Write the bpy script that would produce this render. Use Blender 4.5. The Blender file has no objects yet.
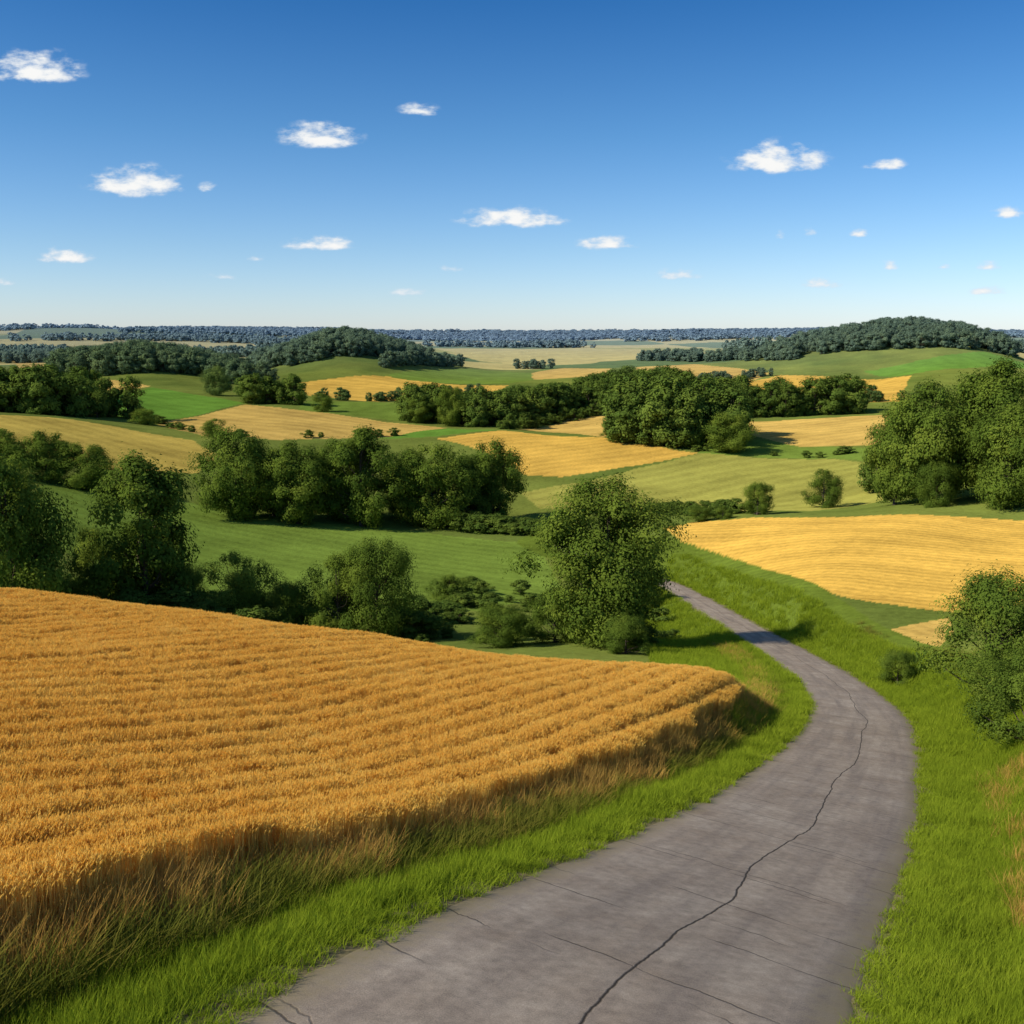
import bpy, math, numpy as np
from mathutils import Vector
rng=np.random.default_rng(7)
sc=bpy.context.scene
R=math.radians
# ------------------------------------------------------------------ terrain survey (x east, y north, z relative to the viewpoint)
CT=[(0,0,-4.9),(-25,0,-3),(25,0,-6.5),(0,-25,-2),(-40,-20,0),(40,-20,-5),
(.46,9.1,-6.95),(1.7,12,-8.2),(3.58,15.8,-9.7),(5.64,20,-11),(8.8,26.7,-13.2),(12.8,36,-16.4),(16.3,44.5,-18.7),(20.4,56,-22),(25,75,-27),(27.5,92,-31),(29.3,110,-34.7),(30.5,133,-39),(30.7,160,-43.6),(30.9,185,-47.6),
(-4.3,7.5,-5.7),(5.2,9,-6.9),(8.4,15,-9.2),(13.2,24,-11.8),(19.5,36,-15.3),(25.7,50,-19),(33.2,82,-27.6),(45,85,-26.8),(52,112,-31.9),(40,135,-35.3),(59,112,-30.5),(96,185,-34.8),(77,195,-35.5),(54,215,-40),(35,225,-44),(36.4,200,-43.9),(56.6,150,-34.5),
(-5.6,10,-6.7),(-26,50,-13.9),(11,45,-16.9),(-7.6,52,-17.0),(-16,51,-15.5),(2,48,-17.0),(-5.4,24,-10.9),(-12,24,-9.6),(-18,36,-11.7),(2,36,-14.0),
(-37,75,-25),(-12,75,-26),(5,75,-26.5),(17,75,-26.5),
(-41.8,110,-31.7),(-53,100,-30),(-25,115,-36),(-6,105,-34),(9.7,106,-34),(4.8,165,-44.9),(-53,160,-41.9),(-19,165,-43.2),(-87,165,-37.9),(-121,260,-38.2),(-85,260,-44.9),(-28.5,250,-49.6),(6.7,235,-49.1),
(8,285,-50.7),(51.6,270,-48),(86,250,-43.2),(46,360,-47.5),(115,360,-44.9),(104,200,-34.6),(170,330,-35),
(-154,300,-35),(-122,300,-41),(-97.6,310,-44),(-220,430,-35.1),(-177,430,-39.4),(-128,410,-43.7),
(-254,620,-38.2),(-286,560,-41),(-183,520,-44),(-259,720,-37.2),(-157,600,-41.2),(-89,420,-44.7),(-35,480,-44.9),(-104,540,-42.4),
(16.3,340,-48.3),(-4.6,385,-46.9),(-5.4,450,-43.4),(38,430,-44.5),(72,380,-45.1),(60,560,-44),(24,500,-47),
(152,400,-42.6),(196,520,-41.3),(129,520,-44),(-42,680,-45),(-100,900,-39.4),(-178,850,-41.4),(0,830,-42.9),(-48,1150,-40),(121,950,-39.7),(92,720,-44),(163,720,-42.2),(248,640,-42.6),(347,900,-38.5),(432,850,-40),(810,1600,-28),
(417,1150,-6),(500,1150,-6),(330,1100,-22),(280,1050,-36),(560,1150,-20),(620,1200,-36),(350,950,-40),
(-178,1050,-13),(-260,1050,-37),(-95,1050,-33),(-306,850,-28),(-300,700,-40),
(0,1400,-40),(175,2000,-35),(-524,1700,-37.8),(-759,1500,-37.8),(598,2100,-37),
(-1500,3200,3),(-900,3200,-8),(0,3000,-32),(700,3400,-16),(1800,3000,-20),(-2500,4200,-30),(0,4400,-34),(2500,4200,-30),(-3000,6000,-10),(-1200,6000,0),(0,6000,-8),(1300,6000,8),(3000,6000,0),(-5000,9000,-30),(0,9000,-30),(5000,9000,-30),
(-60,20,-6),(60,30,-16),(-120,100,-25),(120,90,-26),(-300,260,-36),(300,260,-33),(-600,600,-38),(600,600,-38)]
C=np.array(CT,float)
def WP(x,y): return np.stack([2.2*x/(y+30),np.log(y+30)],-1)
def phi2(d2): return 0.5*d2*np.log(np.maximum(d2,1e-12))
A=WP(C[:,0],C[:,1]); n=len(A)
K=phi2(((A[:,None]-A[None])**2).sum(2))+np.eye(n)*1e-5
Pm=np.c_[np.ones(n),A]
sol=np.linalg.solve(np.block([[K,Pm],[Pm.T,np.zeros((3,3))]]),np.r_[C[:,2],0,0,0])
def zbase(x,y):
    q=WP(x,y);o=np.empty(len(q))
    for i in range(0,len(q),40000):
        b=q[i:i+40000]
        d2=(b[:,None,0]-A[None,:,0])**2+(b[:,None,1]-A[None,:,1])**2
        o[i:i+40000]=phi2(d2)@sol[:n]+sol[n]+b@sol[n+1:]
    return o
# ------------------------------------------------------------------ road centreline
RP=np.array([(-21,-40,2.2),(-12,-20,-1.6),(-7.4,-8,-3.4),(-3.4,1,-4.9),(.46,9.1,-6.95),(1.75,12,-8.0),(3.58,15.8,-9.5),(5.64,20,-11),(8.8,26.7,-13.3),(12.8,36,-16.3),(16.3,44.5,-18.8),(20.4,56,-22),(25,75,-27),(27.5,92,-31),(29.3,110,-34.9),(30.5,133,-39.3),(30.7,160,-43.7),(29.5,185,-47.4),(24,205,-49.6),(17,220,-50.2),(13,234,-50.3),(12,250,-50.5)])
def catmull(P,m):
    out=[]
    for i in range(1,len(P)-2):
        p0,p1,p2,p3=P[i-1:i+3]
        for t in np.linspace(0,1,m,endpoint=False):
            out.append(.5*((2*p1)+(-p0+p2)*t+(2*p0-5*p1+4*p2-p3)*t*t+(-p0+3*p1-3*p2+p3)*t**3))
    return np.array(out)
cr=catmull(RP,30)
L=np.r_[0,np.cumsum(np.linalg.norm(np.diff(cr[:,:2],axis=0),axis=1))]
ns=int(L[-1]/0.8); S=np.linspace(0,L[-1],ns)
RC=np.stack([np.interp(S,L,cr[:,k]) for k in range(3)],1)
for _ in range(6): RC[1:-1]=(RC[:-2]+2*RC[1:-1]+RC[2:])/4
T=np.gradient(RC[:,:2],axis=0);T/=np.linalg.norm(T,axis=1)[:,None]
NR=np.stack([T[:,1],-T[:,0]],1)
SL=np.gradient(RC[:,2],S)
HW=2.5
def road_coords(x,y):
    lat=np.empty(len(x));s=np.empty(len(x));z=np.empty(len(x))
    for i in range(0,len(x),30000):
        xx=x[i:i+30000];yy=y[i:i+30000]
        k=((xx[:,None]-RC[None,:,0])**2+(yy[:,None]-RC[None,:,1])**2).argmin(1)
        dx=xx-RC[k,0];dy=yy-RC[k,1]
        along=dx*T[k,0]+dy*T[k,1]
        a=np.clip(along,-1,1)
        lt=dx*NR[k,0]+dy*NR[k,1]
        over=np.abs(along)>1
        lat[i:i+30000]=np.where(over,np.sign(lt)*np.hypot(dx,dy),lt)
        s[i:i+30000]=S[k]+a; z[i:i+30000]=RC[k,2]+SL[k]*a
    return lat,s,z
def ss(a,b,x):
    t=np.clip((x-a)/(b-a),0,1);return t*t*(3-2*t)
# value noise
G=rng.random((256,256))
def vn(x,y,sc_,o=3):
    x=np.asarray(x)/sc_;y=np.asarray(y)/sc_;r=0;a=1;t=0
    for k in range(o):
        xi=np.floor(x).astype(int);yi=np.floor(y).astype(int);fx=x-xi;fy=y-yi
        fx=fx*fx*(3-2*fx);fy=fy*fy*(3-2*fy)
        g=lambda i,j:G[(xi+i)&255,(yi+j)&255]
        r=r+a*((g(0,0)*(1-fx)+g(1,0)*fx)*(1-fy)+(g(0,1)*(1-fx)+g(1,1)*fx)*fy);t+=a;a*=.5;x=x*2+17.3;y=y*2+5.1
    return r/t
def ground_z(x,y,under=True):
    x=np.asarray(x,float).ravel();y=np.asarray(y,float).ravel()
    z=zbase(x,y)
    z+= (vn(x,y,9,2)-.5)*.4*ss(8,60,y)+(vn(x,y,2.2,2)-.5)*.12
    z+= (vn(x+40,y,85,2)-.5)*3.2*ss(220,420,y)
    z+= (vn(x+900,y,620,2)-.5)*22*ss(1700,3200,y)+(vn(x,y,1500,2)-.5)*36*ss(3500,6000,y)
    lat=np.full(len(x),99.);s=np.zeros(len(x))
    m=(y<262)&(x>-120)&(x<90)
    if m.any():
        l,s_,zr=road_coords(x[m],y[m]);lat[m]=l;s[m]=s_
        al=np.abs(l)
        w=1-ss(3.4,7.5,al)
        zz=z[m]*(1-w)+zr*w
        zz-=.25*np.exp(-((l+4.3)/.7)**2)*(s_>20)
        zz-=.15*np.exp(-((l-4.6)/1.0)**2)
        if under: zz=np.where(al<HW-.25,zr-.14,zz)
        z[m]=zz
    return z,lat,s
# ------------------------------------------------------------------ fields
def P(s): 
    v=[float(a) for a in s.replace(',',' ').split()];return [(v[i],v[i+1]) for i in range(0,len(v),2)]
GOLD=(.58,.355,.068);GOLD2=(.53,.35,.09);OLV=(.30,.285,.06);GRN=(.15,.215,.034);BRT=(.125,.24,.032);PALE=(.46,.38,.13)
FIELDS=[
('meadow',P('-124,262 -105,263 -86,263 -54.9,254 -28.6,251 6.6,231 8.9,179 -4.8,145 -17.9,154 -33.8,154 -49.8,150 -69.4,164 -102,207'),GRN,-60,5,.12),
('wheat',P('34.4,223 43,225 54.2,215 76.6,194 101,181 130,150 90,100 61.3,108 52,112 45.5,120 40,135 40.2,171 36.3,199'),GOLD,-42,2.2,.15),
('wheat',P('36.4,92.3 40.8,104 49.4,109 45,98 37.7,85.7'),GOLD2,0,2,.1),
('stubble',P('2.5,314 26.4,335 46.1,357 72,381 115,361 126,335 93.8,248 68.4,234 40.4,269 8.2,288'),OLV,55,9,.13),
('grass',P('74.9,397 97.5,417 142,379 128,340 116,363 72,381'),GRN,0,9,.05),
('wheat',P('-30.7,425 -5.3,443 37.7,428 72,381 46.8,363 16.5,340 4.5,345 -4.6,381'),GOLD,60,7,.12),
('wheat',P('3.8,472 32.1,554 61.5,560 47.9,434 37.7,428 22.2,461'),GOLD2,60,7,.1),
('wheat',P('-300,330 -226,417 -199,432 -175,425 -128,397 -105,357 -97.8,311 -121,298 -158,290 -230,260'),(.50,.36,.075),-50,9,.12),
('grass',P('-249,600 -255,708 -157,600 -168,541 -184,494 -213,525'),BRT,-50,12,.08),
('wheat',P('-181,499 -167,535 -154,589 -98.7,543 -32.2,480 -48.7,434 -95.2,409 -131,419'),GOLD2,-45,10,.14),
('grass',P('-56.3,425 -31.8,475 -5.4,447 -31.2,432'),BRT,0,9,.05),
('wheat',P('-185,839 -100,900 -1.6,818 -22.8,715 -85.5,650 -140,694'),GOLD,-60,16,.1),
('grass',P('-113,895 -46.6,1121 49.7,1045 -1.7,843'),GRN,-60,16,.1),
('wheat',P('-126,1774 15.6,1970 175,1566 99,1282 -42.3,1335'),PALE,0,16,.05),
('wheat',P('139,1138 203,1155 259,1014 201,886 115,904'),GOLD2,60,16,.1),
('wheat',P('156,835 263,989 350,886 244,631 205,628 163,719'),GOLD,60,16,.1),
('grass',P('341,975 409,989 491,1050 560,1000 424,920 346,900'),BRT,0,16,.05),
('wheat',P('119,509 194,514 149,389 114,395 103,432'),GOLD2,60,8,.12),
('wheat',P('129,2082 272,2156 237,1739 148,1705'),PALE,0,16,0),
('wheat',P('-360,806 -304,763 -257,715 -273,667'),GOLD2,0,16,.05),
('wheat',P('-687,1389 -488,1115 -375,852 -482,989'),GOLD2,0,16,.05),
('wheat',P('600,1500 900,1500 1000,1900 700,1900'),PALE,0,16,0),
('grass',P('-120,560 -60,520 -20,540 -50,640 -130,640'),GRN,0,12,.08),
('wheat',P('-20,560 30,560 40,640 0,690 -40,640'),GOLD2,0,12,.08),
('stubble',P('430,860 560,820 700,1000 560,1010'),OLV,0,12,.08),
('wheat',P('20,930 90,960 110,1120 60,1180 20,1060'),GOLD2,20,16,.08),
('wheat',P('-420,1500 -280,1450 -230,1900 -420,2000'),PALE,20,16,.03),
]
def inpoly(x,y,poly):
    r=np.zeros(x.shape,bool);m=len(poly)
    for i in range(m):
        x1,y1=poly[i];x2,y2=poly[(i+1)%m]
        if y1==y2: continue
        r^=((y1>y)!=(y2>y))&(x<(x2-x1)*(y-y1)/(y2-y1)+x1)
    return r
def wheat_edge(s_y): return 5.5+.1*ss(15,45,s_y)
def in_near_wheat(x,y,lat): return (lat<-wheat_edge(y))&(y<51-.25*x)&(lat>-95)&(x<14)
def mesh_np(name,V,F,mats=(),smooth=False,fmat=None):
    me=bpy.data.meshes.new(name);V=np.asarray(V,'f');F=np.asarray(F,'i');k=F.shape[1]
    me.vertices.add(len(V));me.vertices.foreach_set('co',V.ravel())
    me.loops.add(F.size);me.loops.foreach_set('vertex_index',F.ravel())
    me.polygons.add(len(F));me.polygons.foreach_set('loop_start',np.arange(0,F.size,k,dtype='i'))
    if smooth: me.polygons.foreach_set('use_smooth',np.ones(len(F),bool))
    if fmat is not None: me.polygons.foreach_set('material_index',np.asarray(fmat,'i'))
    for m in mats: me.materials.append(m)
    me.update(calc_edges=True);return me
def obj(name,me,parent=None):
    o=bpy.data.objects.new(name,me);sc.collection.objects.link(o)
    if parent: o.parent=parent
    return o
# ------------------------------------------------------------------ material helpers
def newmat(name):
    m=bpy.data.materials.new(name);m.use_nodes=True;nt=m.node_tree;nt.nodes.clear()
    out=nt.nodes.new('ShaderNodeOutputMaterial');return m,nt,out
def N(nt,t,**k):
    n=nt.nodes.new(t)
    for a,b in k.items():
        if a.startswith('i_'):
            key=a[2:];key=int(key) if key.isdigit() else key
            n.inputs[key].default_value=b
        else: setattr(n,a,b)
    return n
def lk(nt,a,b): nt.links.new(a,b)
def math_(nt,op,a,b=None,clamp=False):
    n=nt.nodes.new('ShaderNodeMath');n.operation=op;n.use_clamp=clamp
    for i,v in enumerate((a,b)):
        if v is None: continue
        if isinstance(v,(int,float)): n.inputs[i].default_value=v
        else: nt.links.new(v,n.inputs[i])
    return n.outputs[0]
def mixc(nt,f,a,b,mode='MIX'):
    n=nt.nodes.new('ShaderNodeMix');n.data_type='RGBA';n.blend_type=mode
    for key,v in ((0,f),(6,a),(7,b)):
        if isinstance(v,(int,float)): n.inputs[key].default_value=v
        elif isinstance(v,tuple): n.inputs[key].default_value=(*v,1) if len(v)==3 else v
        else: nt.links.new(v,n.inputs[key])
    return n.outputs[2]
def haze_tint(nt,col,hi=.85,c=(.12,.20,.31),y0=400,y1=4200):  # aerial haze painted into the base colour, growing with world y
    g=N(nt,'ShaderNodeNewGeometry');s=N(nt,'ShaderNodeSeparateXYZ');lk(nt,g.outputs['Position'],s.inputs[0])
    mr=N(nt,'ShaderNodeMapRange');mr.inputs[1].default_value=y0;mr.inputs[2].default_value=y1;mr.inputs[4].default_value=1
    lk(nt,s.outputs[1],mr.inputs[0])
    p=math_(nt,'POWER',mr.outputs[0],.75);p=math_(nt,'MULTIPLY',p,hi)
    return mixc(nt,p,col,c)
mg,nt,out=newmat('ground_material')
b=N(nt,'ShaderNodeBsdfDiffuse',i_Roughness=.6)
at=N(nt,'ShaderNodeAttribute',attribute_name='crop');ro=N(nt,'ShaderNodeAttribute',attribute_name='rows');am=N(nt,'ShaderNodeAttribute',attribute_name='row_amp')
geo=N(nt,'ShaderNodeNewGeometry')
n1=N(nt,'ShaderNodeTexNoise',i_Scale=.035,i_Detail=5,i_Roughness=.65);lk(nt,geo.outputs['Position'],n1.inputs['Vector'])
n2=N(nt,'ShaderNodeTexNoise',i_Scale=.9,i_Detail=4,i_Roughness=.7);lk(nt,geo.outputs['Position'],n2.inputs['Vector'])
n3=N(nt,'ShaderNodeTexNoise',i_Scale=.02,i_Detail=1);lk(nt,geo.outputs['Position'],n3.inputs['Vector'])
rw=math_(nt,'ADD',ro.outputs['Fac'],math_(nt,'MULTIPLY',n3.outputs['Fac'],1.5))
sn=math_(nt,'SINE',math_(nt,'MULTIPLY',rw,6.2832))
sn2=math_(nt,'SINE',math_(nt,'MULTIPLY',rw,1.37))
sn=math_(nt,'ADD',math_(nt,'MULTIPLY',sn,.6),math_(nt,'MULTIPLY',sn2,.5))
rf=math_(nt,'MULTIPLY',sn,am.outputs['Fac'])
v=math_(nt,'ADD',math_(nt,'MULTIPLY',math_(nt,'SUBTRACT',n1.outputs['Fac'],.5),1.1),math_(nt,'MULTIPLY',math_(nt,'SUBTRACT',n2.outputs['Fac'],.5),.9))
v=math_(nt,'ADD',math_(nt,'ADD',v,rf),1.0)
cm=N(nt,'ShaderNodeVectorMath',operation='SCALE');lk(nt,at.outputs['Color'],cm.inputs[0]);lk(nt,v,cm.inputs['Scale'])
col=haze_tint(nt,cm.outputs[0],.66,(.27,.34,.39),900,4500)  # painted haze over distant ground
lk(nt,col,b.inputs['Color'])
bp=N(nt,'ShaderNodeBump',i_Strength=.5,i_Distance=.5);lk(nt,n2.outputs['Fac'],bp.inputs['Height']);lk(nt,bp.outputs[0],b.inputs['Normal'])
lk(nt,b.outputs[0],out.inputs[0])
# ------------------------------------------------------------------ ground sheet
nu=860;ny=1150
us=np.linspace(-.68,.68,nu);us=np.r_[np.linspace(-2.2,-.70,50),us,np.linspace(.70,2.2,50)];nu=len(us)
yy=np.exp(np.linspace(math.log(11),math.log(9030),ny))-30
Ug,Yg=np.meshgrid(us,yy);Xg=(Ug*(Yg+30)).ravel();Yg=Yg.ravel()
Zg,lat,s_=ground_z(Xg,Yg)
rows=np.zeros(len(Xg));amp=np.zeros(len(Xg));col=np.empty((len(Xg),4));col[:,3]=1
m1=vn(Xg,Yg,40,3)[:,None]
col[:,:3]=np.array((.085,.125,.024))*(1-m1)+np.array((.21,.235,.045))*m1
far=Yg>1150
cx=np.floor((Xg*.94+Yg*.2+120*vn(Xg,Yg,500,2))/330).astype(int);cy=np.floor((Yg*.95-Xg*.25)/420).astype(int)
hh=G[(cx*37+11)&255,(cy*53+29)&255]
pc=np.where((hh<.40)[:,None],np.array(PALE),np.where((hh<.62)[:,None],np.array(OLV),np.array((.10,.15,.04))))
col[far,:3]=pc[far]
jx=(vn(Xg,Yg,30,2)-.5)*4*ss(100,400,Yg);jy=(vn(Yg,Xg,30,2)-.5)*6*ss(100,400,Yg)
for nm,poly,c,ang,sp,a_ in FIELDS:
    m=inpoly(Xg+jx,Yg+jy,poly)
    f=1+.10*(G[int(abs(poly[0][0]))&255,3]-.5)
    col[m,:3]=np.array(c)*f
    ca,sa=math.cos(R(ang)),math.sin(R(ang))
    rows[m]=(Xg[m]*ca-Yg[m]*sa)/sp;amp[m]=a_
nw=in_near_wheat(Xg,Yg,lat)
col[nw,:3]=(.34,.20,.055);rows[nw]=lat[nw];amp[nw]=.1
near=(np.abs(lat)<12)&~nw
col[near,:3]=np.array((.12,.165,.022))
vg=(np.abs(lat)<3.1);col[vg,:3]=(.19,.16,.085)
m=(~nw)&(lat<-4.4)&(lat>-8.2)&(Yg<60);col[m,:3]=(.12,.10,.03)
idx=np.arange(nu*ny).reshape(ny,nu)
F=np.stack([idx[:-1,:-1],idx[:-1,1:],idx[1:,1:],idx[1:,:-1]],-1).reshape(-1,4)
me=mesh_np('ground',np.stack([Xg,Yg,Zg],-1),F,[mg],True)
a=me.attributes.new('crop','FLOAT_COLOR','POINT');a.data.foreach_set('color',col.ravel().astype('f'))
a=me.attributes.new('rows','FLOAT','POINT');a.data.foreach_set('value',rows.astype('f'))
a=me.attributes.new('row_amp','FLOAT','POINT');a.data.foreach_set('value',amp.astype('f'))
obj('ground',me)
# ------------------------------------------------------------------ road
mr_,nt,out=newmat('asphalt')
b=N(nt,'ShaderNodeBsdfPrincipled',i_Roughness=.9);b.inputs['Specular IOR Level'].default_value=.15
la=N(nt,'ShaderNodeAttribute',attribute_name='road_lat');lo_=N(nt,'ShaderNodeAttribute',attribute_name='road_s')
geo=N(nt,'ShaderNodeNewGeometry');pos=geo.outputs['Position']
cmb=N(nt,'ShaderNodeCombineXYZ');lk(nt,la.outputs['Fac'],cmb.inputs[0]);lk(nt,lo_.outputs['Fac'],cmb.inputs[1]);rv=cmb.outputs[0]
def noise(scale,det,vec,rough=.6,stretch=None):
    if stretch:
        mp=N(nt,'ShaderNodeMapping');mp.inputs['Scale'].default_value=stretch;lk(nt,vec,mp.inputs[0]);vec=mp.outputs[0]
    t=N(nt,'ShaderNodeTexNoise',i_Scale=scale,i_Detail=det,i_Roughness=rough);lk(nt,vec,t.inputs['Vector']);return t.outputs['Fac']
big=noise(.45,5,pos,.7);fine=noise(60,3,pos,.8);strk=noise(1.6,4,rv,.6,(1,.06,1));med=noise(5,4,pos)
bm=N(nt,'ShaderNodeMapRange');lk(nt,big,bm.inputs[0]);bm.inputs[1].default_value=.3;bm.inputs[2].default_value=.7
c0=mixc(nt,bm.outputs[0],(.27,.205,.15),(.42,.345,.27))
sm=N(nt,'ShaderNodeMapRange');lk(nt,strk,sm.inputs[0]);sm.inputs[1].default_value=.42;sm.inputs[2].default_value=.66
c0=mixc(nt,math_(nt,'MULTIPLY',sm.outputs[0],.75),c0,(.225,.18,.145))
spk=math_(nt,'ADD',math_(nt,'MULTIPLY',math_(nt,'SUBTRACT',fine,.5),1.6),math_(nt,'MULTIPLY',math_(nt,'SUBTRACT',med,.5),.9));spk=math_(nt,'ADD',spk,1)
sv=N(nt,'ShaderNodeVectorMath',operation='SCALE');lk(nt,c0,sv.inputs[0]);lk(nt,spk,sv.inputs['Scale'])
w1=noise(.10,2,rv,.5,(0,1,0));w2=noise(1.1,5,rv,.65,(0.3,1,0))
cc=math_(nt,'ADD',math_(nt,'MULTIPLY',math_(nt,'SUBTRACT',w1,.5),1.3),math_(nt,'MULTIPLY',math_(nt,'SUBTRACT',w2,.5),.16))
dd=math_(nt,'ABSOLUTE',math_(nt,'SUBTRACT',la.outputs['Fac'],math_(nt,'ADD',cc,.18)))
ck=N(nt,'ShaderNodeMapRange');lk(nt,dd,ck.inputs[0]);ck.inputs[1].default_value=.006;ck.inputs[2].default_value=.028;ck.inputs[3].default_value=1;ck.inputs[4].default_value=0
def trans(period,off,amp_,th,mlo,str_):
    tw=noise(.7,5,rv,.65,(1,.12,0))
    tt=math_(nt,'ADD',math_(nt,'DIVIDE',math_(nt,'ADD',lo_.outputs['Fac'],math_(nt,'MULTIPLY',la.outputs['Fac'],.30)),period),math_(nt,'MULTIPLY',tw,amp_))
    fr=math_(nt,'ABSOLUTE',math_(nt,'SUBTRACT',math_(nt,'FRACT',math_(nt,'ADD',tt,off)),.5))
    tk=N(nt,'ShaderNodeMapRange');lk(nt,fr,tk.inputs[0]);tk.inputs[1].default_value=th*.3;tk.inputs[2].default_value=th;tk.inputs[3].default_value=1;tk.inputs[4].default_value=0
    mp=N(nt,'ShaderNodeMapping');mp.inputs['Location'].default_value=(off*9,off*5,0);lk(nt,rv,mp.inputs[0])
    msk=noise(.45,1,mp.outputs[0],.5,(1.1,1,1));mk=N(nt,'ShaderNodeMapRange');lk(nt,msk,mk.inputs[0]);mk.inputs[1].default_value=mlo;mk.inputs[2].default_value=mlo+.1
    return math_(nt,'MULTIPLY',tk.outputs[0],math_(nt,'MULTIPLY',mk.outputs[0],str_))
allc=math_(nt,'MAXIMUM',ck.outputs[0],math_(nt,'MAXIMUM',trans(2.2,0,.18,.012,.44,.75),trans(3.7,.37,.2,.007,.47,.75)))
ed=N(nt,'ShaderNodeMapRange');ee=math_(nt,'ADD',math_(nt,'ABSOLUTE',la.outputs['Fac']),math_(nt,'MULTIPLY',med,.7));lk(nt,ee,ed.inputs[0]);ed.inputs[1].default_value=2.45;ed.inputs[2].default_value=3.0
c1=mixc(nt,ed.outputs[0],sv.outputs[0],(.25,.20,.11))
c1=mixc(nt,allc,c1,(.045,.036,.028))
lk(nt,c1,b.inputs['Base Color'])
bp=N(nt,'ShaderNodeBump',i_Strength=.35,i_Distance=.02);hgt=math_(nt,'SUBTRACT',fine,math_(nt,'MULTIPLY',allc,1.5));lk(nt,hgt,bp.inputs['Height']);lk(nt,bp.outputs[0],b.inputs['Normal'])
lk(nt,b.outputs[0],out.inputs[0])
Sr=np.arange(2,S[-1],.4)
cxr=np.stack([np.interp(Sr,S,RC[:,k]) for k in range(3)],1);nr=np.stack([np.interp(Sr,S,NR[:,k]) for k in range(2)],1)
lats=np.array([-2.75,-2.6,-2.45,-1.6,-.8,0,.8,1.6,2.45,2.6,2.75])
V=[];LA=[];LS=[]
for l in lats:
    e=vn(Sr,Sr*0+(9 if l>0 else 31),1.3,3)*.22*(abs(l)>2.4)
    lt=l+e*np.sign(l)
    z=cxr[:,2]+.03-.012*lt**2/6-(0.16 if abs(l)>2.7 else (.03 if abs(l)>2.5 else 0))
    V.append(np.stack([cxr[:,0]+lt*nr[:,0],cxr[:,1]+lt*nr[:,1],z],1));LA.append(lt);LS.append(Sr)
V=np.array(V);nl,nsr=V.shape[:2]
idx=np.arange(nl*nsr).reshape(nl,nsr)
F=np.stack([idx[:-1,:-1],idx[1:,:-1],idx[1:,1:],idx[:-1,1:]],-1).reshape(-1,4)
me=mesh_np('road',V.reshape(-1,3),F,[mr_],True)
a=me.attributes.new('road_lat','FLOAT','POINT');a.data.foreach_set('value',np.array(LA).ravel().astype('f'))
a=me.attributes.new('road_s','FLOAT','POINT');a.data.foreach_set('value',np.array(LS).ravel().astype('f'))
obj('road',me)
# ------------------------------------------------------------------ plant materials
def plant_mat(name,cols,trans=.35,noise_scale=.12,haze=False,tone=False):
    m,nt,out=newmat(name)
    oi=N(nt,'ShaderNodeObjectInfo');geo=N(nt,'ShaderNodeNewGeometry')
    t=N(nt,'ShaderNodeTexNoise',i_Scale=noise_scale,i_Detail=2);lk(nt,geo.outputs['Position'],t.inputs['Vector'])
    f=math_(nt,'ADD',math_(nt,'MULTIPLY',oi.outputs['Random'],.45),math_(nt,'MULTIPLY',math_(nt,'SUBTRACT',t.outputs['Fac'],.3),1.1),True)
    if tone:
        ta=N(nt,'ShaderNodeAttribute',attribute_name='tone')
        f=math_(nt,'ADD',math_(nt,'MULTIPLY',f,.6),math_(nt,'MULTIPLY',ta.outputs['Fac'],.5),True)
    else:
        f=math_(nt,'ADD',math_(nt,'MULTIPLY',f,.7),math_(nt,'MULTIPLY',geo.outputs['Random Per Island'],.3),True)
    r=N(nt,'ShaderNodeValToRGB');el=r.color_ramp.elements
    while len(el)<len(cols): el.new(.5)
    for i,c in enumerate(cols): el[i].position=i/(len(cols)-1);el[i].color=(*c,1)
    lk(nt,f,r.inputs[0]);c=r.outputs[0]
    if haze: c=haze_tint(nt,c,.96,(.30,.42,.54),600,3300)  # leaf colour fades to painted blue haze far off
    d=N(nt,'ShaderNodeBsdfDiffuse');lk(nt,c,d.inputs[0])
    tr=N(nt,'ShaderNodeBsdfTranslucent');lk(nt,c,tr.inputs[0])
    mx=N(nt,'ShaderNodeMixShader',i_0=trans);lk(nt,d.outputs[0],mx.inputs[1]);lk(nt,tr.outputs[0],mx.inputs[2]);lk(nt,mx.outputs[0],out.inputs[0])
    return m
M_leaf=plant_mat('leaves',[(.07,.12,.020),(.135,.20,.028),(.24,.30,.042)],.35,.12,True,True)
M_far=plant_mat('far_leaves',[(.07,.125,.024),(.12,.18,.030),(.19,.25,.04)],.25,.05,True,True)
M_grass=plant_mat('grass_blades',[(.17,.235,.017),(.28,.365,.025),(.40,.46,.045)],.4,.5)
M_dark=plant_mat('tall_grass_blades',[(.10,.135,.018),(.20,.20,.03),(.42,.30,.07)],.35,.8)
M_dry=plant_mat('dry_grass_blades',[(.44,.23,.055),(.66,.40,.10),(.26,.26,.05)],.35,.9)
M_wheat=plant_mat('wheat_stalks',[(.85,.54,.115),(.92,.63,.155),(.96,.74,.25)],.35,.35)
M_wheatg=plant_mat('wheat_leaves',[(.72,.46,.10),(.84,.57,.15)],.35,.6)
mb,nt,out=newmat('bark');b=N(nt,'ShaderNodeBsdfDiffuse');geo=N(nt,'ShaderNodeNewGeometry');t=N(nt,'ShaderNodeTexNoise',i_Scale=6,i_Detail=5);lk(nt,geo.outputs['Position'],t.inputs[0]);lk(nt,mixc(nt,t.outputs['Fac'],(.05,.038,.027),(.14,.11,.085)),b.inputs[0]);lk(nt,b.outputs[0],out.inputs[0])
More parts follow.
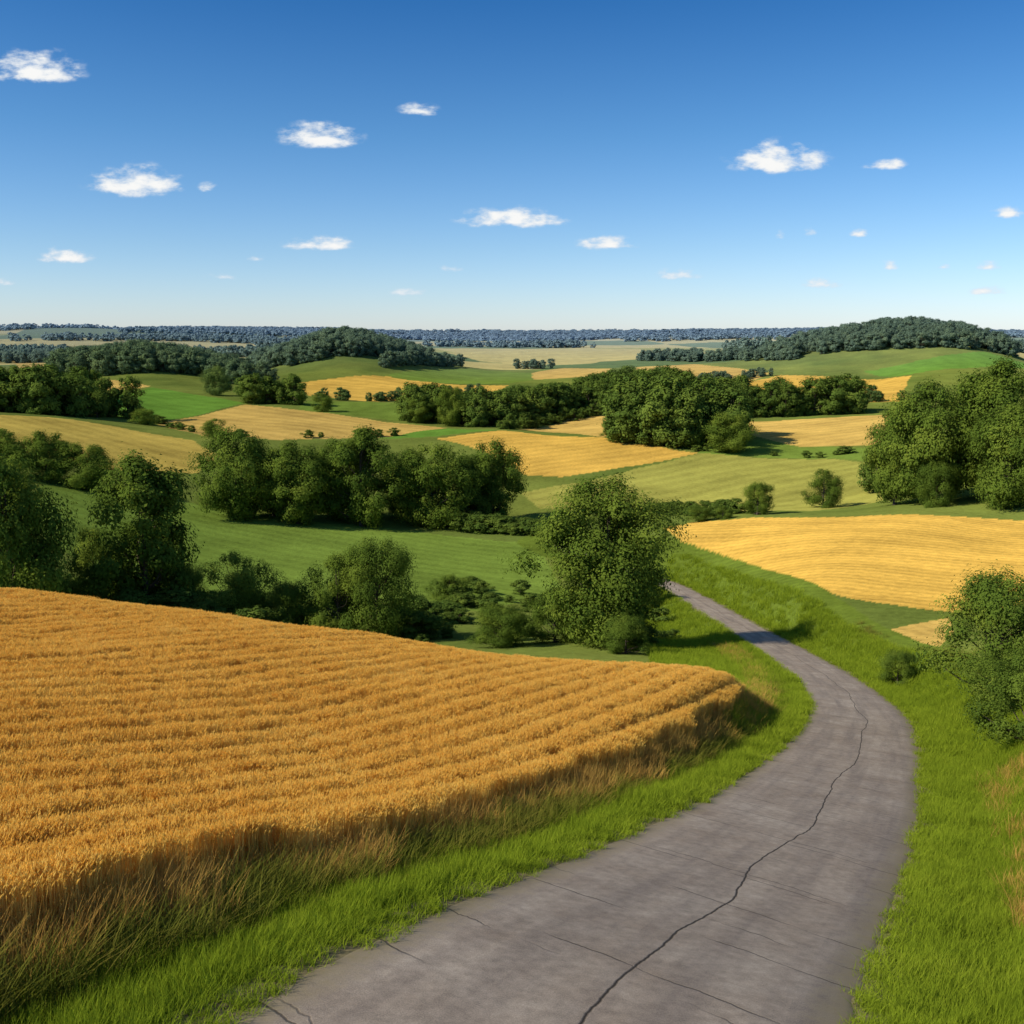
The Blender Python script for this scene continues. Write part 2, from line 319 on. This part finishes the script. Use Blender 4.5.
# ------------------------------------------------------------------ trees
def tube(pts,rad,k=7):
    pts=np.array(pts);V=[];m=len(pts)
    for i in range(m):
        t=pts[min(i+1,m-1)]-pts[max(i-1,0)];t/=np.linalg.norm(t)+1e-9
        a=np.cross(t,[0,0,1.]) if abs(t[2])<.9 else np.cross(t,[1.,0,0]);a/=np.linalg.norm(a);b=np.cross(t,a)
        an=np.linspace(0,2*np.pi,k,endpoint=False)
        V.append(pts[i]+rad[i]*(np.cos(an)[:,None]*a+np.sin(an)[:,None]*b))
    V=np.concatenate(V);F=[]
    for i in range(m-1):
        for j in range(k): F.append((i*k+j,i*k+(j+1)%k,(i+1)*k+(j+1)%k,(i+1)*k+j))
    return V,np.array(F)
def make_tree(name,seed,H,Wd,ncl,nleaf,leaf,base=.12,top=.5,mat=None,cr_=(.08,.16)):
    r=np.random.default_rng(seed)
    s=np.sort(r.random(ncl)*.97)
    prof=lambda s:(np.power(np.clip(s,0.001,1),.38)*np.power(1-s,top));pm=prof(np.linspace(0,1,50)).max()
    Rr=Wd/2*prof(s)/pm
    ang=r.random(ncl)*2*np.pi
    ph=r.random(4)*6.28
    lob=1+.22*np.sin(2*ang+ph[0]+3*s)+.20*np.sin(3*ang+ph[1]-5*s)+.12*np.sin(5*ang+ph[2]+9*s)
    rr=Rr*lob*np.sqrt(.15+.85*r.random(ncl))*.90
    cz=H*(base+(1-base)*s*.93)
    cen=np.stack([rr*np.cos(ang),rr*np.sin(ang),cz],1)
    rc=Wd*(cr_[0]+(cr_[1]-cr_[0])*r.random(ncl)**1.3)*(.75+.5*prof(s)/pm)
    rc=np.minimum(rc,np.maximum(.05*H,(H-cz)*1.2))
    w=rc**2/np.sum(rc**2);cnt=np.maximum(8,(w*nleaf).astype(int));ci=np.repeat(np.arange(ncl),cnt);M=len(ci)
    d=r.normal(size=(M,3));d/=np.linalg.norm(d,axis=1)[:,None]
    bump=1+.28*np.sin(d[:,0]*5+ci)+.22*np.sin(d[:,1]*6+ci*2)+.15*np.sin(d[:,2]*7+ci*3)
    rad=rc[ci]*bump*(.45+.55*np.sqrt(r.random(M)))*(1+.35*(r.random(M)>.92))
    p=cen[ci]+d*rad[:,None]*np.array([1,1,.72]);p[:,2]=np.maximum(p[:,2],.02*H)
    out_=p-np.array([0,0,H*.45]);out_/=np.linalg.norm(out_,axis=1)[:,None]+1e-9
    nn=d*.9+out_*.6+r.normal(size=(M,3))*.30+np.array([0,0,.45]);nn/=np.linalg.norm(nn,axis=1)[:,None]
    a=np.cross(nn,r.normal(size=(M,3)));a/=np.linalg.norm(a,axis=1)[:,None];b=np.cross(nn,a)
    sz=leaf*(.6+.8*r.random(M))[:,None]
    V=np.stack([p-a*sz*.6,p-b*sz*.36+nn*sz*.1,p+a*sz*.6,p+b*sz*.36+nn*sz*.1],1).reshape(-1,3)
    F=np.arange(M*4).reshape(M,4)
    me=mesh_np(name+'_crown',V,F,[mat or M_leaf])
    tone=np.clip(.5+.32*r.normal(size=ncl)[ci]+.12*r.normal(size=M),0,1)
    at=me.attributes.new('tone','FLOAT','POINT');at.data.foreach_set('value',np.repeat(tone,4).astype('f'))
    VV=[];FF=[];o=0
    tr=H*.02+.05;lean=r.normal(size=2)*.02*H
    tp=[(lean[0]*t*t,lean[1]*t*t,H*.82*t-.03*H*(t==0)) for t in np.linspace(0,1,8)]
    v,f=tube(tp,[tr*(1.5 if t==0 else 1-.9*t) for t in np.linspace(0,1,8)]);VV.append(v);FF.append(f);o+=len(v)
    for k in r.choice(ncl,min(ncl,26),replace=False):
        t0=min(.75,max(.08,(cen[k,2]/H-.18)));st=np.array([lean[0]*t0*t0,lean[1]*t0*t0,H*.82*t0]);en=cen[k]
        mid=(st+en)/2+np.array([0,0,-.03*H])+r.normal(size=3)*.015*H
        v,f=tube([st,(st+mid)/2+r.normal(size=3)*.008*H,mid,(mid+en)/2,en],[tr*.45*(1-t0*.6),tr*.36*(1-t0*.6),tr*.26*(1-t0*.6),tr*.16,tr*.05],5)
        VV.append(v);FF.append(f+o);o+=len(v)
    mt=mesh_np(name+'_trunk',np.concatenate(VV),np.concatenate(FF),[mb],True)
    return me,mt,V,F,VV,FF
TV={}
TV['oak']=make_tree('oak',11,18,13,120,72000,.24,.05,.42)
TV['broad_a']=make_tree('broad_a',21,16,15,90,40000,.30,.05,.45)
TV['broad_b']=make_tree('broad_b',33,16,13,80,38000,.29,.08,.5)
TV['broad_c']=make_tree('broad_c',77,16,11,80,36000,.28,.04,.62)
TV['bush_a']=make_tree('bush_a',41,6,6.6,60,42000,.10,.0,.45,None,(.08,.17))
TV['bush_b']=make_tree('bush_b',57,6,6,50,36000,.10,.0,.6,None,(.08,.17))
TH=dict(oak=(18,13),broad_a=(16,15),broad_b=(16,13),broad_c=(16,11),bush_a=(6,6.6),bush_b=(6,6))
def place(name,kind,x,y,H,Wd,rot=0,zoff=0):
    z=float(ground_z([x],[y])[0][0])+zoff
    e=bpy.data.objects.new(name,None);sc.collection.objects.link(e);e.location=(x,y,z-.1);e.rotation_euler=(0,0,rot)
    h,w=TH[kind];e.scale=(Wd/w*.96,Wd/w*.96,H/h)
    obj('crown',TV[kind][0],e);obj('trunk',TV[kind][1],e);return e
TREES=[('oak_tree','oak',10.1,107,20,14.5,.3),
('shrub','bush_a',-1.3,106,5,7,1),('shrub','bush_b',4.9,110,6.8,6.5,2),('shrub','bush_a',11.5,97,4.2,5.2,3),('shrub','bush_b',-10,157,4.5,7,3.3),('shrub','bush_a',-14,118,4,7,4),('shrub','bush_a',21.5,163,7.5,8.5,2),('shrub','bush_b',16,150,6,8,2),('shrub','bush_b',13.5,112,5,6,2),
('deciduous_tree','broad_c',-41.5,110,20,12.5,1.1),('deciduous_tree','broad_a',-51.5,100,19.5,12,2.2),('deciduous_tree','broad_b',-62,112,21,14,.4),('shrub','bush_b',-48.5,113,11,8,2),
('deciduous_tree','bush_b',-32.5,115,10,8.5,.5),('deciduous_tree','bush_a',-15.8,113,13,10,1.5),('deciduous_tree','bush_b',-20.5,114,11.5,8,2.7),('shrub','bush_a',-26.5,114,7,6,.2),('shrub','bush_a',-37.5,112,7,5,.9),
('deciduous_tree','broad_a',-68.8,247,24,19,.2),('deciduous_tree','broad_b',-54,249,22,18,1.4),('deciduous_tree','broad_c',-38.5,252,27.5,18,2.5),('deciduous_tree','broad_a',-21,256,23,20,3.3),('deciduous_tree','broad_b',-5.5,266,23.5,17,4.2),('deciduous_tree','broad_b',-29,268,20,16,5.2),('deciduous_tree','broad_b',-46,262,22,16,.7),('deciduous_tree','broad_c',-12,262,20,16,.7),('deciduous_tree','broad_c',-62,256,19,14,2.7),
('deciduous_tree','broad_b',91,216,28,20,.3),('deciduous_tree','broad_a',99.7,199,22,18,1.9),('deciduous_tree','broad_c',104,216,32,20,2.9),('deciduous_tree','broad_a',116,208,28,22,4),('deciduous_tree','broad_b',87,224,24,14,5),('deciduous_tree','bush_a',89,207,10,9,5),
('deciduous_tree','bush_a',26,51,7.4,7.5,.2),('shrub','bush_b',20,36.5,4.2,4.2,1.2),('shrub','bush_a',29.2,72.3,3.1,3.2,2),('shrub','bush_b',24,45,3.2,4,2.3),
('deciduous_tree','bush_a',55.6,223,8,7.6,2),('deciduous_tree','bush_b',77.6,246,10.5,10,1),('shrub','bush_a',43,226,4,7,1),('shrub','bush_b',48,224,3.5,5,1),
('deciduous_tree','broad_a',-110,256,13,14,1),('deciduous_tree','broad_b',-120,256,14,14,2),('deciduous_tree','broad_a',-130,253,13,14,3),
('deciduous_tree','bush_a',-173,470,8,13,1),('deciduous_tree','bush_b',-123,413,8.5,11,4),('deciduous_tree','broad_a',83.5,381,16,18,1),('deciduous_tree','bush_a',41.2,419,9,9,1),
('deciduous_tree','bush_b',-105,554,11,14,1),('deciduous_tree','broad_b',-46.6,507,15,14,1),('deciduous_tree','broad_a',-29.5,492,21,14,1),('deciduous_tree','broad_a',-192,654,20,19,3)]
for t in TREES: place(*t)
# ------------------------------------------------------------------ instancing
def scatter(name,P3,scl,rot,idx,sources):
    c=bpy.data.collections.new(name+'_sources')
    for i,me in enumerate(sources):
        o=bpy.data.objects.new('%s_part_%02d'%(name,i),me);c.objects.link(o)
    me=bpy.data.meshes.new(name);k=len(P3);me.vertices.add(k);me.vertices.foreach_set('co',np.asarray(P3,'f').ravel())
    a=me.attributes.new('scl','FLOAT_VECTOR','POINT');a.data.foreach_set('vector',np.asarray(scl,'f').ravel())
    a=me.attributes.new('rot','FLOAT_VECTOR','POINT');a.data.foreach_set('vector',np.asarray(rot,'f').ravel())
    a=me.attributes.new('pick','INT','POINT');a.data.foreach_set('value',np.asarray(idx,'i'))
    o=obj(name,me)
    g=bpy.data.node_groups.new(name+'_nodes','GeometryNodeTree')
    g.interface.new_socket('Geometry',in_out='INPUT',socket_type='NodeSocketGeometry');g.interface.new_socket('Geometry',in_out='OUTPUT',socket_type='NodeSocketGeometry')
    gi=g.nodes.new('NodeGroupInput');go=g.nodes.new('NodeGroupOutput')
    m2p=g.nodes.new('GeometryNodeMeshToPoints');ip=g.nodes.new('GeometryNodeInstanceOnPoints');ci=g.nodes.new('GeometryNodeCollectionInfo')
    ci.inputs['Collection'].default_value=c;ci.inputs['Separate Children'].default_value=True;ci.inputs['Reset Children'].default_value=True
    g.links.new(gi.outputs[0],m2p.inputs[0]);g.links.new(m2p.outputs[0],ip.inputs['Points']);g.links.new(ci.outputs[0],ip.inputs['Instance'])
    ip.inputs['Pick Instance'].default_value=True
    def na(nm,t):
        n=g.nodes.new('GeometryNodeInputNamedAttribute');n.data_type=t;n.inputs['Name'].default_value=nm;return n.outputs['Attribute']
    g.links.new(na('scl','FLOAT_VECTOR'),ip.inputs['Scale']);g.links.new(na('pick','INT'),ip.inputs['Instance Index'])
    er=g.nodes.new('FunctionNodeEulerToRotation');g.links.new(na('rot','FLOAT_VECTOR'),er.inputs[0]);g.links.new(er.outputs[0],ip.inputs['Rotation'])
    g.links.new(ip.outputs[0],go.inputs[0])
    md=o.modifiers.new('scatter','NODES');md.node_group=g
    return o
def merged(t,mat):
    V=[t[2]]+t[4];F=[t[3]];o=len(t[2])
    for f in t[5]: F.append(f+o)
    F=np.concatenate(F);me=mesh_np('wood_tree',np.concatenate(V),F,[mat,mb],False,np.r_[np.zeros(len(t[3])),np.ones(len(F)-len(t[3]))])
    tn=t[0].attributes['tone'];buf=np.empty(len(t[2]),'f');tn.data.foreach_get('value',buf)
    a=me.attributes.new('tone','FLOAT','POINT');a.data.foreach_set('value',np.r_[buf,np.zeros(len(me.vertices)-len(buf),'f')]);return me
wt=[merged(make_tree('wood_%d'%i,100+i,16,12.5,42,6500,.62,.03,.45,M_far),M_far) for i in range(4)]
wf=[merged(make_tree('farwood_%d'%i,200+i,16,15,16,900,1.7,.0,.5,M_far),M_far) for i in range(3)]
def strip(pts,thick,H,sp):
    o=[]
    for (x1,y1),(x2,y2) in zip(pts[:-1],pts[1:]):
        Ls=math.hypot(x2-x1,y2-y1);k=max(1,int(Ls*thick/(sp*sp)))
        for _ in range(k):
            t=rng.random();o.append((x1+(x2-x1)*t+rng.normal()*1.5,y1+(y2-y1)*t+rng.random()*thick,H*(.62+.6*rng.random())))
    return o
def ell(cx,cy,rx,ry,H,sp):
    k=int(math.pi*rx*ry/(sp*sp));o=[]
    for _ in range(k):
        a=rng.random()*6.283;q=math.sqrt(rng.random())*(1+.12*math.sin(3*a+cx));o.append((cx+rx*q*math.cos(a),cy+ry*q*math.sin(a),H*(.8+.35*rng.random())))
    return o
pts=[]
pts+=strip([(-56,506),(-15,484),(26,548),(75,590)],45,17,8)
pts+=strip([(26,552),(75,590),(110,600)],50,20,8)
pts+=strip([(46,407),(69,392),(90,400)],45,24,7)
pts+=strip([(110,524),(168,522),(185,530)],35,18,8)
pts+=strip([(-280,440),(-226,445),(-193,470)],40,20,8)
pts+=strip([(-330,520),(-285,540),(-240,560)],30,17,8)
pts+=strip([(-161,594),(-124,591)],25,16,8)
pts+=strip([(-118,938),(-59,1146)],20,13,9)
pts+=strip([(-2,1168),(46,1163)],25,11,10)
pts+=strip([(162,1278),(305,1080)],60,13,10)
pts+=strip([(167,897),(251,981)],14,8,7)
pts+=strip([(39,262),(52,230)],4,3.5,2.5)
pts+=strip([(-12,248),(8,240)],8,4.5,3)
pts+=strip([(72,383),(116,366),(140,380)],3,3,5)
pts+=strip([(-129,412),(-95,410),(-48,436)],4,3.5,5)
pts+=strip([(-5,450),(14,518),(62,566)],8,7,6)
pts+=strip([(-204,495),(-181,500),(-130,421)],4,4,6)
pts+=strip([(130,600),(205,632),(244,635),(300,640)],12,9,7)
pts+=strip([(-130,650),(-85,652),(-22,720)],8,8,6)
pts+=strip([(96,255),(118,262),(150,300)],14,12,7)
pts+=ell(-306,850,78,65,19,9);pts+=ell(-215,800,25,25,17,9)
pts+=ell(-182,1050,92,80,18,9.5)
pts+=ell(425,1135,130,85,18,9.5)
pts+=ell(-640,1350,160,60,16,12);pts+=ell(900,1450,250,60,16,13)
for _ in range(90):
    x=-62+rng.random()*52;y=104+rng.random()*26+max(0,(x+30)*.3);pts.append((x,y,2.2+2.2*rng.random()))
for _ in range(80):
    x=-14+rng.random()*36;y=108+rng.random()*64
    pts.append((x,y,1.0+2.0*rng.random()))
Pp=np.array(pts);la_,_s=ground_z(Pp[:,0],Pp[:,1])[1:];Pp=Pp[np.abs(la_)>5]
z=ground_z(Pp[:,0],Pp[:,1])[0]
k=len(Pp);hs=Pp[:,2]/16;ws=hs*(.85+.35*rng.random(k));ws=np.where(Pp[:,2]<6,ws*1.7,ws)
scatter('woodland',np.c_[Pp[:,:2],z-.2],np.c_[ws,ws,hs],np.c_[np.zeros(k),np.zeros(k),rng.random(k)*6.28],rng.integers(0,4,k),wt)
k=26000;y=np.exp(rng.uniform(math.log(1450),math.log(7500),k));x=rng.uniform(-.75,.75,k)*y
keep=(vn(x*.5,y,300,3)+.30*ss(2800,5500,y)+.16*(x<-500)*(y<3600)>.64)&~((x>-180)&(x<320)&(y<2250)&(y>1250))
x=x[keep];y=y[keep];k=len(x);z=ground_z(x,y)[0]
hs=(.9+.4*rng.random(k))*(1+.15*ss(2500,6000,y));ws=hs*(1+1.6*ss(1500,6000,y))
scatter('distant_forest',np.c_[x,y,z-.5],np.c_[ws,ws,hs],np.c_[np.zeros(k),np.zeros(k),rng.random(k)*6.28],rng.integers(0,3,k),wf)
# ------------------------------------------------------------------ grass and wheat tufts
def blades(seed,nb,rad,h0,h1,w,lean,seg=3,mat=None):
    r=np.random.default_rng(seed);V=[];F=[];o=0
    for _ in range(nb):
        a=r.random()*6.283;q=rad*math.sqrt(r.random());bx,by=q*math.cos(a),q*math.sin(a);h=h0+(h1-h0)*r.random();d=r.random()*6.283;le=lean*h*(.3+r.random())
        fx,fy=math.cos(d+1.57),math.sin(d+1.57)
        for i in range(seg+1):
            t=i/seg;ww=w*(1-t)**.7*.5+.0006;cx=bx+math.cos(d)*le*t*t;cy=by+math.sin(d)*le*t*t;cz=h*(t-.15*t*t*lean)
            V+=[(cx-fx*ww,cy-fy*ww,cz),(cx+fx*ww,cy+fy*ww,cz)]
        for i in range(seg): F.append((o+2*i,o+2*i+1,o+2*i+3,o+2*i+2))
        o+=2*(seg+1)
    return np.array(V),np.array(F)
def wheat(seed,nb,rad):
    r=np.random.default_rng(seed);V=[];F=[];fm=[];o=0
    for _ in range(nb):
        a=r.random()*6.283;q=rad*math.sqrt(r.random());b=np.array([q*math.cos(a),q*math.sin(a),0]);h=.70+.13*r.random();d=r.random()*6.28;le=.07*h*(.4+r.random());dv=np.array([math.cos(d),math.sin(d),0]);rt=np.array([-dv[1],dv[0],0])
        p0=b;p1=b+dv*le*.3+[0,0,h*.6];p2=b+dv*le+[0,0,h]
        for p,w in((p0,.004),(p1,.0035),(p2,.003)): V+=[tuple(p-rt*w),tuple(p+rt*w)]
        F+=[(o,o+1,o+3,o+2),(o+2,o+3,o+5,o+4)];fm+=[0,0];o+=6
        t=p2+dv*.035+np.array([0,0,.085]);m_=(p2+t)/2;up=np.array([-dv[0]*.9,-dv[1]*.9,.3])
        for ax in (rt,up):
            V+=[tuple(p2),tuple(m_-ax*.009),tuple(t+dv*.01),tuple(m_+ax*.009)];F.append((o,o+1,o+2,o+3));fm.append(0);o+=4
        if r.random()<.5:
            d2=r.random()*6.28;e=p1+np.array([math.cos(d2)*.10,math.sin(d2)*.10,.06]);V+=[tuple(p1-[0,0,.08]),tuple((p1+e)/2+[0,0,.03]-rt*.006),tuple(e-[0,0,.03]),tuple((p1+e)/2+[0,0,.03]+rt*.006)];F.append((o,o+1,o+2,o+3));fm.append(1);o+=4
    return mesh_np('wheat_tuft',V,F,[M_wheat,M_wheatg],False,fm)
WH=[wheat(i,32,.13) for i in range(4)]
GR=[mesh_np('grass_tuft',*blades(10+i,46,.2,.12,.34,.010,.55,3),[M_grass]) for i in range(4)]
TG=[mesh_np('tall_grass_tuft',*blades(20+i,34,.22,.4,.95,.012,.5,3),[M_dark]) for i in range(3)]
DG=[mesh_np('dry_grass_tuft',*blades(30+i,38,.2,.4,.95,.009,.35,3),[M_dry]) for i in range(3)]
def cand(x0,x1,y0,y1,dens):
    k=int((x1-x0)*(y1-y0)*dens);return rng.uniform(x0,x1,k),rng.uniform(y0,y1,k)
def vis(x,y,mg_=3.5): return (np.abs(x)<.60*y+mg_)&(y>1.5)
def emit(name,x,y,sx,sz,srcs,tilt=.12):
    z=ground_z(x,y,False)[0];k=len(x)
    return scatter(name,np.c_[x,y,z-.02],np.c_[sx,sx,sz],np.c_[rng.normal(size=k)*tilt,rng.normal(size=k)*tilt,rng.random(k)*6.28],rng.integers(0,len(srcs),k),srcs)
xs=[]
for (y0,y1,dn,s0) in ((3,14,68,1.0),(14,24,56,1.0),(24,40,44,1.08),(40,62,34,1.15)):
    x,y=cand(-45,14,y0,y1,dn);m=vis(x,y);x=x[m];y=y[m];l=road_coords(x,y)[0]
    e=wheat_edge(y)+.9*(vn(x,y,2.5,2)-.5);m=(l<-e)&(y<52-.25*x);x,y,l=x[m],y[m],l[m]
    ph=l+.6*(vn(x,y,14,2)-.5);ri=np.floor(ph/1.05).astype(int);fr_=np.mod(ph,1.05)/1.05;tram=np.mod(ph,5.25)/5.25
    gap=.15+.12*G[ri&255,5]+.12*(vn(x,y,1.7,2)-.5)
    m=((fr_>gap)|(rng.random(len(x))<.14))&((tram>.08)|(rng.random(len(x))<.08));x,y,l,fr_,ri=x[m],y[m],l[m],fr_[m],ri[m]
    hz=(.87+.14*vn(x,y,5,3)+.10*(vn(x,y,.9,2)-.5)+.04*rng.random(len(x))+.05*G[ri&255,9])*(.90+.14*np.sin(np.pi*np.clip((fr_-.18)/.82,0,1)))
    xs.append(np.c_[x,y,np.full(len(x),s0),hz])
W_=np.concatenate(xs)
emit('wheat_field',W_[:,0],W_[:,1],W_[:,2],W_[:,3],WH,.06)
gs=[]
for (y0,y1,dn,s0) in ((2,12,60,.8),(12,22,42,.95),(22,40,26,1.25),(40,70,13,1.8),(70,120,4.5,2.6),(120,200,1.5,4)):
    x,y=cand(-25 if y0<40 else -40,min(48,.62*y1+6),y0,y1,dn);m=vis(x,y);x=x[m];y=y[m];l=road_coords(x,y)[0]
    jit=.35*(vn(x,y,.8,2)-.5)
    m=(((l>2.66+jit)&(l<(17 if y0<70 else 9)))|((l<-2.66+jit)&(l>(-4.7 if y0<40 else -14))));x,y,l=x[m],y[m],l[m]
    m=~in_near_wheat(x,y,l);x,y,l=x[m],y[m],l[m]
    for f in FIELDS[:3]:
        m=~inpoly(x,y,f[1]);x,y,l=x[m],y[m],l[m]
    e=ss(2.6,3.6,np.abs(l))
    hz=(.45+.75*e)*(.50+1.0*vn(x,y,1.6,3));hz*=s0**.6
    gs.append(np.c_[x,y,np.full(len(x),s0),hz])
G_=np.concatenate(gs);emit('verge_grass',G_[:,0],G_[:,1],G_[:,2],G_[:,3],GR,.15)
ts=[];ds=[]
for (y0,y1,dn,s0) in ((3,14,34,1),(14,26,28,1.1),(26,52,16,1.3),(52,110,3,1.8)):
    x,y=cand(-30,40,y0,y1,dn);m=vis(x,y);x=x[m];y=y[m];l=road_coords(x,y)[0];e=wheat_edge(y)
    n_=vn(x,y,1.8,3)
    m=(l<-3.9-.7*n_)&(l>-e-1.0);dry=((-l-3.9)/(e-3.9)+1.6*(n_-.5))>.58
    m2=(l>7.0+3*n_)&(l<24)&(y<110)
    m3=(l>3.7+2.2*n_)&(l<12)&(y>14)&(y<34)
    for f in FIELDS[:3]: m2&=~inpoly(x,y,f[1])
    keep=rng.random(len(x))<.5
    t=(m&(~dry))|(m2&keep&(n_<.5));d=(m&dry)|(m2&keep&(n_>=.5)&(y<70))|(m3&keep&(n_>.36))
    ts.append(np.c_[x[t],y[t],np.full(t.sum(),s0),.45+.5*n_[t]]);ds.append(np.c_[x[d],y[d],np.full(d.sum(),s0),(.5+.5*n_[d])*np.where(l[d]>0,.75,1)])
T_=np.concatenate(ts);D_=np.concatenate(ds)
emit('tall_grass',T_[:,0],T_[:,1],T_[:,2],T_[:,3],TG,.12);emit('dry_grass',D_[:,0],D_[:,1],D_[:,2],D_[:,3],DG,.12)
# ------------------------------------------------------------------ world: sky with small cumulus
SE,SA=R(37),R(-112)   # sun elevation, azimuth from north (negative = west)
w=bpy.data.worlds.new('World');sc.world=w;w.use_nodes=True;nt=w.node_tree;bg=nt.nodes['Background'];bg.inputs[1].default_value=.12
sky=N(nt,'ShaderNodeTexSky',sky_type='NISHITA',sun_disc=False,sun_elevation=SE,sun_rotation=SA,dust_density=.2,ozone_density=2.0)
tc=N(nt,'ShaderNodeTexCoord');sp=N(nt,'ShaderNodeSeparateXYZ');lk(nt,tc.outputs['Generated'],sp.inputs[0])
rp=N(nt,'ShaderNodeValToRGB');el=rp.color_ramp.elements
for _ in range(3): el.new(.5)
for i,(p_,c) in enumerate([(0,(.86,1.01,1.42)),(.08,(.64,.86,1.18)),(.18,(.38,.70,1.02)),(.30,(.15,.50,.88)),(.5,(.58,.70,.85))]): el[i].position=p_;el[i].color=(*c,1)
lk(nt,sp.outputs[2],rp.inputs[0]);skc=mixc(nt,1.0,sky.outputs[0],rp.outputs[0],'MULTIPLY')
yy_=math_(nt,'MAXIMUM',sp.outputs[1],.02)
cb=N(nt,'ShaderNodeCombineXYZ');lk(nt,math_(nt,'DIVIDE',sp.outputs[0],yy_),cb.inputs[0]);lk(nt,math_(nt,'DIVIDE',sp.outputs[2],yy_),cb.inputs[1]);pv=cb.outputs[0]
nz=N(nt,'ShaderNodeTexNoise',i_Scale=52,i_Detail=6,i_Roughness=.58);mp=N(nt,'ShaderNodeMapping');mp.inputs['Scale'].default_value=(.75,1.6,1);lk(nt,pv,mp.inputs[0]);lk(nt,mp.outputs[0],nz.inputs['Vector'])
CL=[(-.449,.2464,.044,.015,1),(-.3606,.1436,.046,.015,1),(-.292,.137,.010,.005,.6),(-.1827,.1855,.038,.012,1),(-.088,.208,.020,.006,.85),(-.186,.085,.034,.007,.85),(-.433,.0737,.028,.008,.9),(0,.1093,.050,.010,1),(.093,.085,.031,.007,.9),(.254,.1646,.047,.015,1),(.3557,.159,.022,.006,.8),(.478,.114,.018,.006,.8),(.162,.0557,.022,.006,.62),(.3065,.0472,.026,.005,.6),(.29,.0953,.009,.005,.6),(.335,.0953,.011,.005,.62),(.367,.0643,.010,.005,.55),(.42,.0643,.011,.005,.62),(.465,.0643,.013,.006,.7),(.464,.0405,.02,.005,.6),(.2594,.093,.007,.005,.55),(-.283,.0538,.018,.004,.5),(-.247,.0709,.012,.004,.5),(-.058,.0615,.015,.004,.5),(-.098,.0386,.024,.004,.5),(-.50,.05,.02,.006,.5)]
dmax=None
for (cx,cy,rx,ry,st) in CL:
    s1=N(nt,'ShaderNodeVectorMath',operation='SUBTRACT');lk(nt,pv,s1.inputs[0]);s1.inputs[1].default_value=(cx,cy-ry*.45,0)
    s2=N(nt,'ShaderNodeVectorMath',operation='MULTIPLY');lk(nt,s1.outputs[0],s2.inputs[0]);s2.inputs[1].default_value=(1/(1.25*rx),1/(1.75*ry),0)
    s3=N(nt,'ShaderNodeVectorMath',operation='MULTIPLY');lk(nt,s2.outputs[0],s3.inputs[0]);s3.inputs[1].default_value=(-1,-2.4,0)
    s4=N(nt,'ShaderNodeVectorMath',operation='MAXIMUM');lk(nt,s2.outputs[0],s4.inputs[0]);lk(nt,s3.outputs[0],s4.inputs[1])
    s5=N(nt,'ShaderNodeVectorMath',operation='LENGTH');lk(nt,s4.outputs[0],s5.inputs[0])
    d=math_(nt,'MULTIPLY',math_(nt,'SUBTRACT',1.0,s5.outputs['Value'],True),st)
    dmax=d if dmax is None else math_(nt,'MAXIMUM',dmax,d)
dens=math_(nt,'ADD',dmax,math_(nt,'MULTIPLY',math_(nt,'SUBTRACT',nz.outputs['Fac'],.5),2.1))
gate=N(nt,'ShaderNodeMapRange');lk(nt,dmax,gate.inputs[0]);gate.inputs[1].default_value=0;gate.inputs[2].default_value=.25
al=N(nt,'ShaderNodeMapRange',interpolation_type='SMOOTHSTEP');lk(nt,dens,al.inputs[0]);al.inputs[1].default_value=.08;al.inputs[2].default_value=.78
al_=math_(nt,'MULTIPLY',al.outputs[0],gate.outputs[0])
shade=N(nt,'ShaderNodeMapRange');lk(nt,dens,shade.inputs[0]);shade.inputs[1].default_value=.15;shade.inputs[2].default_value=.85
cc_=mixc(nt,shade.outputs[0],(5.0,5.9,6.9),(7.9,7.9,7.8))
lk(nt,mixc(nt,al_,skc,cc_),bg.inputs[0])
l=bpy.data.lights.new('sun','SUN');l.energy=5;l.angle=R(.53);l.color=(1,.925,.77);lo=bpy.data.objects.new('sun',l);sc.collection.objects.link(lo)
d=Vector((math.sin(SA)*math.cos(SE),math.cos(SA)*math.cos(SE),math.sin(SE)));lo.rotation_euler=d.to_track_quat('Z','Y').to_euler()
c=bpy.data.cameras.new('camera');co=bpy.data.objects.new('camera',c);sc.collection.objects.link(co);sc.camera=co
c.lens=35.156;c.sensor_width=36;c.clip_end=30000;co.rotation_euler=(math.pi/2-math.atan(.18),0,0)
sc.view_settings.view_transform='Standard';sc.view_settings.look='None'
